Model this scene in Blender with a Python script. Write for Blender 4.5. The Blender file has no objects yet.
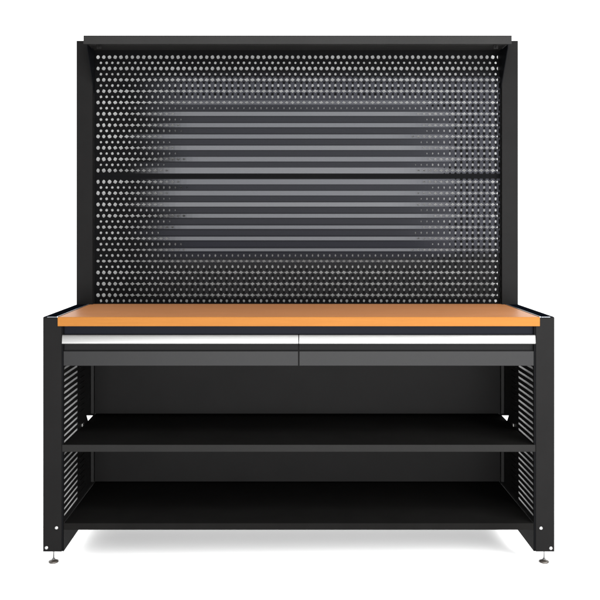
import bpy, bmesh, math, random
from mathutils import Vector, Matrix
random.seed(4)
scene = bpy.context.scene
col = scene.collection

# ------------------------------------------------------------------ materials
def mat(name, base, rough=0.5, metal=0.0, spec=0.5, noise=0.0, nscale=60.0, bump=0.0, bscale=900.0,
        stretch=(1, 1, 1), rvar=0.0, coat=0.0):
    m = bpy.data.materials.new(name); m.use_nodes = True
    nt = m.node_tree; N = nt.nodes; L = nt.links
    b = N['Principled BSDF']
    b.inputs['Base Color'].default_value = (*base, 1)
    b.inputs['Roughness'].default_value = rough
    b.inputs['Metallic'].default_value = metal
    b.inputs['Specular IOR Level'].default_value = spec
    b.inputs['Coat Weight'].default_value = coat
    b.inputs['Coat Roughness'].default_value = 0.12
    tc = N.new('ShaderNodeTexCoord')
    mp = N.new('ShaderNodeMapping'); mp.inputs['Scale'].default_value = stretch
    L.new(tc.outputs['Object'], mp.inputs['Vector'])
    if noise > 0 or rvar > 0:
        n = N.new('ShaderNodeTexNoise'); n.inputs['Scale'].default_value = nscale
        n.inputs['Detail'].default_value = 6; n.inputs['Roughness'].default_value = .6
        L.new(mp.outputs[0], n.inputs['Vector'])
        if noise > 0:
            r = N.new('ShaderNodeMapRange')
            r.inputs['From Min'].default_value = .25; r.inputs['From Max'].default_value = .75
            r.inputs['To Min'].default_value = 1 - noise; r.inputs['To Max'].default_value = 1 + noise
            L.new(n.outputs['Fac'], r.inputs['Value'])
            h = N.new('ShaderNodeVectorMath'); h.operation = 'SCALE'
            h.inputs[0].default_value = base
            L.new(r.outputs[0], h.inputs['Scale']); L.new(h.outputs[0], b.inputs['Base Color'])
        if rvar > 0:
            r2 = N.new('ShaderNodeMapRange')
            r2.inputs['From Min'].default_value = .25; r2.inputs['From Max'].default_value = .75
            r2.inputs['To Min'].default_value = rough - rvar; r2.inputs['To Max'].default_value = rough + rvar
            L.new(n.outputs['Fac'], r2.inputs['Value']); L.new(r2.outputs[0], b.inputs['Roughness'])
    if bump > 0:
        n2 = N.new('ShaderNodeTexNoise'); n2.inputs['Scale'].default_value = bscale
        n2.inputs['Detail'].default_value = 3
        L.new(mp.outputs[0], n2.inputs['Vector'])
        bp = N.new('ShaderNodeBump'); bp.inputs['Strength'].default_value = bump
        bp.inputs['Distance'].default_value = .0006
        L.new(n2.outputs['Fac'], bp.inputs['Height']); L.new(bp.outputs[0], b.inputs['Normal'])
    return m

BLACK = mat('black_powder_coat', (.0024, .0023, .0023), .55, spec=.03, noise=.12, nscale=9, bump=.25)
PANEL = mat('black_panel_coat', (.0012, .0013, .0016), .6, spec=.02, noise=.08, nscale=9)
CAPM = mat('cap_coat', (.0012, .0016, .0026), .6, spec=0)
RAILM = mat('rail_coat', (.0009, .0012, .0026), .5, spec=.03)
DRAWER = mat('charcoal_coat', (.0024, .0024, .0026), .5, spec=.1, noise=.10, nscale=7, bump=.2)
SHELF = mat('shelf_coat', (.0034, .0033, .0032), .55, spec=.0, noise=.12, nscale=8, bump=.2)
ALU = mat('brushed_aluminium', (.100, .100, .099), .40, metal=1, noise=.05, nscale=40, stretch=(.6, 12, 30), rvar=.05)
STEEL = mat('zinc_steel', (.72, .71, .69), .25, metal=1, rvar=.06, nscale=200)
DARKMETAL = mat('dark_glide', (.030, .026, .022), .35, metal=.5, rvar=.05)
BOLT = mat('zinc_bolt', (.30, .30, .30), .3, metal=1)
TRIM = mat('grey_trim', (.20, .21, .23), .4, metal=1, rvar=.05)
STEM = mat('dark_stem', (.05, .05, .05), .4, metal=.5)
DIMMER = mat('hole_dimmer_grey', (.42, .42, .42), .7, spec=.1, noise=.05, nscale=14)  # for the added sheet behind the perforations
LITCOAT = mat('lit_black_coat', (.0056, .0055, .0054), .5, spec=.06, noise=.10, nscale=9, bump=.2)  # black coat with the light falling on it put into the colour
PERF = mat('banded_panel_coat', (.001, .001, .001), .6, spec=.02)
def _perf():
    nt = PERF.node_tree; b = nt.nodes['Principled BSDF']
    a = nt.nodes.new('ShaderNodeAttribute'); a.attribute_name = 'tone'; a.attribute_type = 'GEOMETRY'
    nt.links.new(a.outputs['Color'], b.inputs['Base Color'])
_perf()
LOUVRE_LIT = mat('louvre_lit_tone', (.19, .19, .19), .6, spec=.1, noise=.1, nscale=12)  # black steel lips painted grey for the light behind the slots
LIP = mat('lip_coat', (.0032, .0031, .0030), .55, spec=.05, noise=.1, nscale=8, bump=.2)
RECESS = mat('recess_coat', (.0036, .0036, .0037), .6, spec=.03)
WOOD = mat('beech_laminate', (.190, .080, .031), .42, spec=.07, noise=.16, nscale=7, stretch=(.7, 22, 14), rvar=.01)
EDGE = mat('beech_edge_lit_tone', (.114, .0440, .0080), .45, spec=.03, noise=.07, nscale=6, stretch=(1, 14, 22))  # same laminate as the top, front lighting put into its colour
FLOOR = mat('white_floor', (.92, .92, .92), .9, spec=.1, noise=.01, nscale=3)

# ------------------------------------------------------------------ helpers
def link(name, bm, materials, parent=None, smooth=False):
    me = bpy.data.meshes.new(name); bm.normal_update(); bm.to_mesh(me); bm.free()
    if not isinstance(materials, (list, tuple)): materials = [materials]
    for m in materials: me.materials.append(m)
    if smooth:
        for p in me.polygons: p.use_smooth = True
    o = bpy.data.objects.new(name, me); col.objects.link(o)
    if parent: o.parent = parent
    return o

def box(bm, x0, x1, y0, y1, z0, z1, bev=.0015, mi=0):
    b = bmesh.new()
    bmesh.ops.create_cube(b, size=1)
    for v in b.verts:
        v.co = Vector(((x0 + x1) / 2 + v.co.x * (x1 - x0), (y0 + y1) / 2 + v.co.y * (y1 - y0), (z0 + z1) / 2 + v.co.z * (z1 - z0)))
    if bev > 0:
        bmesh.ops.bevel(b, geom=b.edges[:], offset=bev, segments=2, profile=.5, affect='EDGES')
    add(bm, b, mi)

def add(bm, b, mi=0):
    for f in b.faces: f.material_index = mi
    me = bpy.data.meshes.new('t'); b.to_mesh(me); b.free(); bm.from_mesh(me); bpy.data.meshes.remove(me)

def lathe(bm, prof, cx, cy, cz=0, axis='Z', seg=24, mi=0):
    b = bmesh.new(); rings = []
    for r, h in prof:
        ring = []
        for i in range(seg):
            a = 2 * math.pi * i / seg
            p = (r * math.cos(a), r * math.sin(a), h) if axis == 'Z' else (r * math.cos(a), -h, r * math.sin(a))
            ring.append(b.verts.new((cx + p[0], cy + p[1], cz + p[2])))
        rings.append(ring)
    for A, B in zip(rings, rings[1:]):
        for i in range(seg):
            b.faces.new((A[i], A[(i + 1) % seg], B[(i + 1) % seg], B[i]))
    b.faces.new(rings[-1])
    b.faces.new(list(reversed(rings[0])))
    bmesh.ops.recalc_face_normals(b, faces=b.faces)
    for f in b.faces: f.smooth = True
    add(bm, b, mi)

def prism(bm, pts, axis, a0, a1, bev=0, mi=0):
    """outline pts extruded from a0 to a1 along axis ('X': pts are (y,z); 'Y': pts are (x,z); 'Z': (x,y))"""
    b = bmesh.new()
    def P(p, a):
        return {'X': (a, p[0], p[1]), 'Y': (p[0], a, p[1]), 'Z': (p[0], p[1], a)}[axis]
    A = [b.verts.new(P(p, a0)) for p in pts]; B = [b.verts.new(P(p, a1)) for p in pts]
    n = len(pts)
    b.faces.new(A); b.faces.new(list(reversed(B)))
    for i in range(n): b.faces.new((A[i], B[i], B[(i + 1) % n], A[(i + 1) % n]))
    bmesh.ops.recalc_face_normals(b, faces=b.faces)
    if bev: bmesh.ops.bevel(b, geom=b.edges[:], offset=bev, segments=2, profile=.5, affect='EDGES')
    add(bm, b, mi)

# ------------------------------------------------------------------ dimensions (metres; y = 0 is the front plane)
HW = .895                 # half width over the posts
PI_ = .830                # inner edge of posts
SPX = .8235               # inner plane of the side sheets
ZB, ZT = .0536, .8745      # foot of the posts, top of the bench
YR, YP = .475, .500       # face of the rear posts, perforated panel plane
ZTOP = 1.944

bench = bpy.data.objects.new('workbench', None); col.objects.link(bench)
bench.empty_display_size = .2
bench['label'] = 'black steel workbench with orange-brown worktop, two drawers, open shelves and tall perforated back panel'
bench['category'] = 'workbench'

# ---- front posts with their bolts
for s in (-1, 1):
    bm = bmesh.new()
    xa, xb = sorted((s * PI_, s * HW))
    # folded front face, outer return and inner return
    box(bm, xa, xb, 0, .0025, ZB, ZT - .001, .0009)
    xo = s * (HW - .00125); box(bm, xo - .00125, xo + .00125, .0026, .060, ZB, ZT - .001, .0008)
    xi = s * (PI_ + .00125); box(bm, xi - .00125, xi + .00125, .0026, .040, ZB, .8420, .0008)
    box(bm, xa + .004, xb - .004, .004, .058, ZB + .001, ZB + .004, .0005)
    post = link('front_post', bm, BLACK, bench)
    for dx, z in ((.0475, .1375), (.0125, .0680)) if s < 0 else ((.0475, .1365), (.0130, .0665)):
        b = bmesh.new()
        lathe(b, [(.0066, 0.0), (.0064, .0012), (.0050, .0034), (.0026, .0046), (.0005, .0049)], s * (HW - dx), -.0003, z, 'Y', 20)
        link('bolt', b, BOLT, post)

# ---- rear posts (run from the floor frame up to the canopy)
for s in (-1, 1):
    bm = bmesh.new()
    xa, xb = sorted((s * PI_, s * HW))
    box(bm, xa, xb, YR, YR + .0025, .80, ZTOP, .001)
    xo = s * (HW - .00125); box(bm, xo - .00125, xo + .00125, YR + .0026, .545, ZB, ZTOP, .0008)
    xi = s * (PI_ + .00125); box(bm, xi - .00125, xi + .00125, YR + .0026, .545, .80, ZTOP, .0008)
    xl = sorted((s * .874, s * HW)); box(bm, xl[0], xl[1], YR, YR + .0025, .3802, .4648, .0006)
    for za, zb in ((ZB, .3800), (.4650, .7998)): box(bm, xa, xb, YR, YR + .0025, za, zb, .0006)
    box(bm, xa + .003, xb - .003, YR + .003, .544, ZTOP - .004, ZTOP - .001, .0005)
    link('rear_post', bm, BLACK, bench)

# ---- side sheets with stamped ventilation slots
def side_sheet(s):
    bm = bmesh.new()
    loops = [[(.003, ZB), (.520, ZB), (.520, .842), (.003, .842)]]
    z = .178
    while z < .80:
        y0, y1, h = .010, .205, .0041
        r = h; loops.append([(y0, z - h + .001), (y0 + .001, z - h), (y1 - .001, z - h), (y1, z - h + .001),
                             (y1, z + h - .001), (y1 - .001, z + h), (y0 + .001, z + h), (y0, z + h - .001)])
        z += .02145
    loops.append([(.345, .4535), (.458, .4285), (.371, .4262)])
    edges = []
    for lp in loops:
        vs = [bm.verts.new((0, p[0], p[1])) for p in lp]
        for i in range(len(vs)): edges.append(bm.edges.new((vs[i], vs[(i + 1) % len(vs)])))
    bmesh.ops.triangle_fill(bm, use_beauty=True, use_dissolve=False, edges=edges)
    r = bmesh.ops.extrude_face_region(bm, geom=bm.faces[:])
    for v in [e for e in r['geom'] if isinstance(e, bmesh.types.BMVert)]: v.co.x += s * .0015
    bmesh.ops.recalc_face_normals(bm, faces=bm.faces[:])
    for v in bm.verts: v.co.x += s * SPX
    # added lip under every slot; its grey stands for dimmed light
    z = .178
    while z < .80:
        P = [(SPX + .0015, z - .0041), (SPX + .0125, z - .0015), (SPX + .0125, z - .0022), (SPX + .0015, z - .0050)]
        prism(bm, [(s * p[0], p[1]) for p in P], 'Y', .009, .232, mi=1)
        z += .02145
    # slim embossed ribs behind the slot bank
    z = .178 + .0107
    while z < .80:
        xa, xb = sorted((s * (SPX - .0025), s * (SPX - .0001)))
        box(bm, xa, xb, .232, .300, z - .002, z + .002, .0006) if abs(z - .44) > .03 else None
        z += .02145
    xa, xb = sorted((s * SPX, s * (PI_ - .0002)))
    box(bm, xa, xb, .0030, .0060, ZB + .0005, .8425, .0004, 2)
    o = link('side_panel', bm, [BLACK, LOUVRE_LIT, PANEL], bench)
    b = bmesh.new()                     # shelf hanger tongue
    xa, xb = sorted((s * (SPX - .004), s * (SPX - .0002)))
    box(b, xa, xb, .264, .288, .4285, .4395, .0008)
    link('shelf_clip', b, STEEL, o)
    return o
for s in (-1, 1): side_sheet(s)

# ---- worktop: board, front edge, black side caps with their bright trims
bm = bmesh.new()
box(bm, -.843, .843, .0005, .4985, .8435, ZT + .0005, .0015)
top = link('worktop', bm, WOOD, bench)
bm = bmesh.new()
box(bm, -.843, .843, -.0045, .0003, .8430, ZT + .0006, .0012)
link('front_edge', bm, EDGE, top)
for s in (-1, 1):
    bm = bmesh.new()
    xa, xb = sorted((s * .8495, s * HW))
    box(bm, xa, xb, .0045, YR - .001, ZT - .0035, ZT + .0005, .0008)
    cap = link('side_cap', bm, CAPM, bench)
    bm = bmesh.new()
    xa, xb = sorted((s * .8434, s * .8476))
    box(bm, xa, xb, .0005, YR - .002, .850, ZT + .0022, .0006)
    xa, xb = sorted((s * .8494, s * (HW - .014)))
    box(bm, xa, xb, .0010, .0040, ZT - .0006, ZT + .0006, .0004)
    link('cap_trim', bm, TRIM, cap)

# ---- rail beneath the worktop
bm = bmesh.new()
box(bm, -.8297, .8297, .012, .018, .8130, .8425, .001)
box(bm, -.829, .829, .018, .060, .8395, .8425, .001)
link('front_rail', bm, RAILM, bench)

# ---- two drawers with full width aluminium grips
for s in (-1, 1):
    xa, xb = (-.8275, -.0016) if s < 0 else (.0016, .8275)
    bm = bmesh.new()
    box(bm, xa + .0005, xb - .0005, .004, .0065, .7035, .7545, .0010)      # lower flat of the front
    prism(bm, [(.0065, .7545), (.013, .7580), (.013, .7800), (.0155, .7800), (.0155, .7570), (.0065, .7520)], 'X', xa + .0005, xb - .0005, mi=1)
    box(bm, xa + .012, xb - .012, .0158, .44, .712, .714, 0)             # tray bottom
    for q in (xa + .012, xb - .0135): box(bm, q, q + .0015, .0158, .44, .7145, .785, 0)
    box(bm, xa + .0140, xb - .0140, .4385, .44, .7145, .785, 0)
    d = link('drawer', bm, [DRAWER, RECESS], bench)
    bm = bmesh.new()
    pts = [(.0150, .7806), (.0000, .7806), (-.0040, .7814), (-.0052, .7832), (-.0050, .7870), (-.0043, .7930), (-.0034, .7990), (-.0023, .8050), (-.0010, .8100), (.0008, .8120), (.0150, .8120)]
    prism(bm, pts, 'X', xa, xb)
    link('handle', bm, ALU, d)

# ---- shelves with turned down lips
for zt, lip, name in ((.4270, .0245, 'shelf'), (.1520, .0225, 'shelf')):
    bm = bmesh.new()
    box(bm, -.8225, .8225, .0040, .497, zt - .0022, zt, .0008)
    box(bm, -.8290 if zt > .3 else -.8225, .8290 if zt > .3 else .8225, .0010, .0038, zt - lip, zt + .0004, .0010, 1 if zt > .3 else 0)
    box(bm, -.8225, .8225, .0040, .0200, zt - lip, zt - lip + .0016, .0004)
    link(name, bm, [SHELF, LIP], bench)

# ---- sheet metal back of the two bays
YB = .415
for z0, z1 in ((.4460, .835), (.1750, .4000)):
    bm = bmesh.new()
    box(bm, -.808, .808, YB, YB + .0015, z0, z1, .0006)
    for s in (-1, 1):
        xa, xb = sorted((s * .8105, s * .8220))
        box(bm, xa, xb, YB - .006, YB + .0015, z0, z1, .0008, 1)  # lighter tone paints the light caught by the flange edge
    link('back_panel', bm, [BLACK, LITCOAT], bench)
bm = bmesh.new()
box(bm, -.8225, .8225, .4985, .500, .14, .8425, 0)
link('rear_sheet', bm, BLACK, bench)

# ---- perforated back panels (upper and lower, dark seam between)
PX = .0035 / .857        # photo scale on the panel plane, keeps the pitch
PITX, PITZ = 5.72 * PX, 11.33 * PX
zrow0 = 1.197 + (225 - 57.2) * PX
XL = -.825
NCOL = 71
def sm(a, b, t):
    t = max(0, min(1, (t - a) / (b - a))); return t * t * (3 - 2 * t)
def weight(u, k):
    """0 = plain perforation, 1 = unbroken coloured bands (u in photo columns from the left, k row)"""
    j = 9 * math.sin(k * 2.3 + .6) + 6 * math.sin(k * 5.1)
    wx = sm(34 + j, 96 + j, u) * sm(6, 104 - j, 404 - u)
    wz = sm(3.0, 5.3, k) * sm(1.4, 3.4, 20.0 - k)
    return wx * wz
TH = .0015
DK = (.0005, .0005, .0006)
def lerp(a, b, t): return tuple(p + (q - p) * t for p, q in zip(a, b))
class Sheet:
    """front and back faces of a perforated sheet with the hole walls; every face carries a tone"""
    def __init__(self): self.bm = bmesh.new(); self.tone = self.bm.faces.layers.float_color.new('ftone')
    def face(self, pts, c):
        f = self.bm.faces.new([self.bm.verts.new(p) for p in pts]); f[self.tone] = (*c, 1)
    def quad(self, x0, x1, z0, z1, c):
        if z1 - z0 < 1e-6: return
        y = YP
        self.face(((x0, y, z0), (x1, y, z0), (x1, y, z1), (x0, y, z1)), c)
        y = YP + TH
        self.face(((x0, y, z1), (x1, y, z1), (x1, y, z0), (x0, y, z0)), DK)
    def tile(self, x0, x1, z0, z1, cx, cz, rx, rz, c, p=.62, rot=0.0):
        xm, zm = (x0 + x1) / 2, (z0 + z1) / 2
        O = [(x0, z0), (xm, z0), (x1, z0), (x1, zm), (x1, z1), (xm, z1), (x0, z1), (x0, zm)]
        U = [(-p, -p * 1.12), (rot, -1), (p, -p * 1.12), (1, rot), (p, p * 1.12), (-rot, 1), (-p, p * 1.12), (-1, -rot)]
        H = [(cx + rx * q[0], cz + rz * q[1]) for q in U]
        F = lambda q: (q[0], YP, q[1])
        B = lambda q: (q[0], YP + TH, q[1])
        for i in range(8):
            j = (i + 1) % 8
            self.face((F(O[i]), F(O[j]), F(H[j]), F(H[i])), c)
            self.face((F(H[i]), F(H[j]), B(H[j]), B(H[i])), c)
            self.face((B(O[j]), B(O[i]), B(H[i]), B(H[j])), DK)
    def dot(self, cx, cz, rx, rz):
        y = YP - .0004
        self.face([(cx + rx * math.cos(a), y, cz + rz * math.sin(a)) for a in [math.pi / 8 + i * math.pi / 4 for i in range(8)]], DK)
    def done(self, name):
        bm = self.bm
        fl = [tuple(f[self.tone]) for f in bm.faces]
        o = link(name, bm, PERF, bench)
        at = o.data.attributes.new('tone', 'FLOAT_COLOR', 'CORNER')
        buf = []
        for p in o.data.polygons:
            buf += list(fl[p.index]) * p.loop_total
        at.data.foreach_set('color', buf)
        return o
XE = .8285
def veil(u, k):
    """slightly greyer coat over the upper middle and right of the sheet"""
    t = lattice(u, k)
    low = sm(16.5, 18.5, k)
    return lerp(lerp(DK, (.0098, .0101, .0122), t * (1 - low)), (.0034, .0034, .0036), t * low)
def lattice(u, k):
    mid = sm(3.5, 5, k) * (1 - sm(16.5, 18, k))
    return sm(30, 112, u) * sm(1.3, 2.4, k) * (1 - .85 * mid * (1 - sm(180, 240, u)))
rnd = random.Random(11)
HALF = {8: 2.2, 9: 2.3, 10: 2.9, 11: 2.5, 12: 2.3, 13: 2.1, 14: 1.9, 15: 1.7, 16: 1.8, 17: 1.4, 18: 1.4}
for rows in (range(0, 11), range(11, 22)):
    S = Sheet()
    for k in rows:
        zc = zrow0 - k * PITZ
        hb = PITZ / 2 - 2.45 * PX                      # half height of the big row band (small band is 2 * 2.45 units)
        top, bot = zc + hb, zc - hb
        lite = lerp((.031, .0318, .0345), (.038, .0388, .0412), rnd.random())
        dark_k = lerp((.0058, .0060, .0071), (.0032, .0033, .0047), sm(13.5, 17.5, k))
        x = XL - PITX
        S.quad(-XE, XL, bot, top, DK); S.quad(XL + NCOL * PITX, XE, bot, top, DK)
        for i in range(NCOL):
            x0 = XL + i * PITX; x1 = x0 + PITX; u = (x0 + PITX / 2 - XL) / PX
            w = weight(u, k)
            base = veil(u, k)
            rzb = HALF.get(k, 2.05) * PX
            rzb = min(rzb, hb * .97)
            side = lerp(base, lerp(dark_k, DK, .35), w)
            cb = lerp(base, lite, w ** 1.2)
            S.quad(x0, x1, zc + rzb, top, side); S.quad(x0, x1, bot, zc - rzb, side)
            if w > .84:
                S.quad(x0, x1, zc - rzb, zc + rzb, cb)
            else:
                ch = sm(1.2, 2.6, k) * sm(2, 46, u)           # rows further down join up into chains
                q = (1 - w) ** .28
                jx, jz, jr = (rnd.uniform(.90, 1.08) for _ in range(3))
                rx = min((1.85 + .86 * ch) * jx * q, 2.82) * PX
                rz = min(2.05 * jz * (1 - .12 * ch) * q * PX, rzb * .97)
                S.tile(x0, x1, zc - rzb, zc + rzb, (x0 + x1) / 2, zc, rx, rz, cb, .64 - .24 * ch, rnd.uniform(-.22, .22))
        # dark dimples between the beads of the chains
        for i in range(NCOL - 1):
            xc = XL + (i + 1) * PITX; u = (xc - XL) / PX
            g = lattice(u, k) * (1 - sm(.25, .6, max(weight(u, k), weight(u, k - .5), weight(u, k + .5))))
            if g < .12: continue
            for dz in (2.95, -2.95):
                if (k == 10 and dz < 0) or (k == 11 and dz > 0) : pass
                gs = min(1, g * 1.3) * rnd.uniform(.82, 1.12)
                S.dot(xc + rnd.uniform(-.25, .25) * PX, zc + dz * PX, 1.45 * gs * PX, 1.55 * gs * PX)
        zs = zc - PITZ / 2
        if k in (10,): continue
        hs = 2.45 * PX
        S.quad(-XE, XL + PITX / 2, zs - hs, zs + hs, DK)
        S.quad(XL + (NCOL - .5) * PITX, XE, zs - hs, zs + hs, DK)
        if k == 21: continue
        for i in range(NCOL - 1):
            x0 = XL + (i + .5) * PITX; x1 = x0 + PITX; u = (x1 - PITX / 2 - XL) / PX
            w = weight(u, k + .5)
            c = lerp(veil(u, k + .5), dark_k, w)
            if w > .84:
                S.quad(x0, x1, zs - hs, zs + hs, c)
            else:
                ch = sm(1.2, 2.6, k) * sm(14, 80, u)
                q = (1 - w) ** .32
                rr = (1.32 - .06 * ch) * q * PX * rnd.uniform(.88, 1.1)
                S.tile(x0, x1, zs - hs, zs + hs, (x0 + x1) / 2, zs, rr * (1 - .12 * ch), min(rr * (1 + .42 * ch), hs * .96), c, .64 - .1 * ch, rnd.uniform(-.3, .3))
    hb = PITZ / 2 - 2.45 * PX
    if rows[0] == 0:
        S.quad(-XE, XE, zrow0 + hb, 1.935, DK)
        zz = zrow0 - 10 * PITZ - hb
        S.quad(-XE, XE, zz - .0080, zz, DK)
    else:
        zz = zrow0 - 11 * PITZ + hb
        S.quad(-XE, XE, zz, zz + .0080, DK)
        # last staggered row just above the worktop
        zs = zrow0 - 21 * PITZ - PITZ / 2; hs = 2.45 * PX
        for i in range(NCOL - 1):
            x0 = XL + (i + .5) * PITX; x1 = x0 + PITX
            rr = 1.35 * PX * rnd.uniform(.9, 1.1)
            S.tile(x0, x1, zs - hs, zs + hs, (x0 + x1) / 2, zs, rr, rr * 1.25, DK, .6, rnd.uniform(-.3, .3))
        S.quad(-XE, XE, .8600, zs - hs, DK)
    S.done('perforated_panel')
bm = bmesh.new()
zsm = zrow0 - 10.5 * PITZ
box(bm, -XE, XE, YP + .004, YP + .0055, zsm - .014, zsm + .014, 0)
link('seam_strip', bm, PANEL, bench)
bm = bmesh.new()
box(bm, -.872, .872, YP + .120, YP + .1212, .78, 1.935, 0)
link('hole_dimmer', bm, DIMMER, bench)  # added sheet, tones down the white seen through the holes

# ---- canopy with end brackets
bm = bmesh.new()
CY, CW = .367, .8415
box(bm, -CW, CW, CY, CY + .0025, 1.9080, 1.9420, .0012)
box(bm, -CW, CW, CY + .0027, YR - .001, 1.9395, 1.9420, .0008)
box(bm, -PI_ + .002, PI_ - .002, YR - .0008, .634, 1.9395, 1.9420, .0008)  # lid extended backwards to keep light off the sheet behind
box(bm, -.826, .826, CY + .0027, CY + .014, 1.9080, 1.9098, .0005)
box(bm, -.826, .826, CY + .030, YP - .002, 1.9100, 1.9115, .0005)
can = link('canopy', bm, LITCOAT, bench)
for s in (-1, 1):
    bm = bmesh.new()
    xa, xb = sorted((s * .8265, s * .8292))
    prism(bm, [(CY + .003, 1.907), (CY + .003, 1.896), (YR + .020, 1.735), (YR + .020, 1.907)], 'X', xa, xb)
    br = link('bracket', bm, PANEL, can)
    bm = bmesh.new()
    xa, xb = sorted((s * .775, s * .793))
    box(bm, xa, xb, CY + .020, CY + .024, 1.893, 1.9078, .0006)
    xm = s * .784
    lathe(bm, [(.004, 0), (.004, .002), (.001, .003)], xm, CY + .0198, 1.900, 'Y', 12)
    link('lamp_clip', bm, BLACK, can)

# ---- levelling feet
def foot(x, y, z0=.005):
    st = bmesh.new()
    lathe(st, [(.0023, .010), (.0023, ZB)], x, y, z0, 'Z', 16)
    lathe(st, [(.0052, .010), (.0056, .0125), (.0036, .0150)], x, y, z0, 'Z', 16)
    f = link('levelling_foot', st, STEM, bench)
    g = bmesh.new()
    lathe(g, [(.0165, .0005), (.0175, .0020), (.0172, .0052), (.0120, .0074), (.0050, .0095), (.0040, .0115)], x, y, z0, 'Z', 28)
    link('glide', g, DARKMETAL, f)
foot(-.8660, .030); foot(.8675, .030); foot(-.8660, .505); foot(.8675, .505)

# ------------------------------------------------------------------ floor
bm = bmesh.new()
bmesh.ops.create_grid(bm, x_segments=2, y_segments=2, size=60)
fl = link('floor', bm, FLOOR); fl.location.z = .005; fl['kind'] = 'structure'
fl['label'] = 'plain white studio floor under the workbench'

# ------------------------------------------------------------------ light
world = bpy.data.worlds.new('World'); scene.world = world; world.use_nodes = True
bg = world.node_tree.nodes['Background']
bg.inputs['Color'].default_value = (1, 1, 1, 1); bg.inputs['Strength'].default_value = 2.3
def area(name, loc, target, sx, sy, e, color=(1, 1, 1)):
    l = bpy.data.lights.new(name, 'AREA'); l.shape = 'RECTANGLE'; l.size = sx; l.size_y = sy
    l.energy = e; l.color = color
    o = bpy.data.objects.new(name, l); col.objects.link(o); o.location = loc
    o.rotation_euler = (Vector(target) - Vector(loc)).to_track_quat('-Z', 'Y').to_euler()
    return o
area('softbox_key', (1.9, -1.3, 1.5), (.6, 0, .9), 1.5, 1.6, 150)
area('canopy_fill', (.2, -1.6, 2.9), (0, .4, 1.7), 2.2, .6, 70)  # added fill that brightens the canopy and upper posts
area('softbox_front', (.3, -4.0, .55), (0, 0, .2), 3.8, 1.0, 520)

# ------------------------------------------------------------------ camera
cam = bpy.data.cameras.new('camera'); co = bpy.data.objects.new('camera', cam); col.objects.link(co)
cam.sensor_width = 36; cam.lens = 36 * 3.0 / .0035 / 600
cam.shift_x = 12 / 600; cam.shift_y = -75 / 600
cam.clip_start = .05; cam.clip_end = 300
co.location = (-.0376, -3.0, 1.197)
co.rotation_euler = (math.radians(90), math.radians(0), 0)
scene.camera = co
scene.render.engine = 'CYCLES'
scene.cycles.max_bounces = 8; scene.cycles.diffuse_bounces = 4
scene.view_settings.view_transform = 'Standard'
scene.view_settings.look = 'None'
scene.view_settings.exposure = 0; scene.view_settings.gamma = 1
scene.view_settings.use_curve_mapping = False
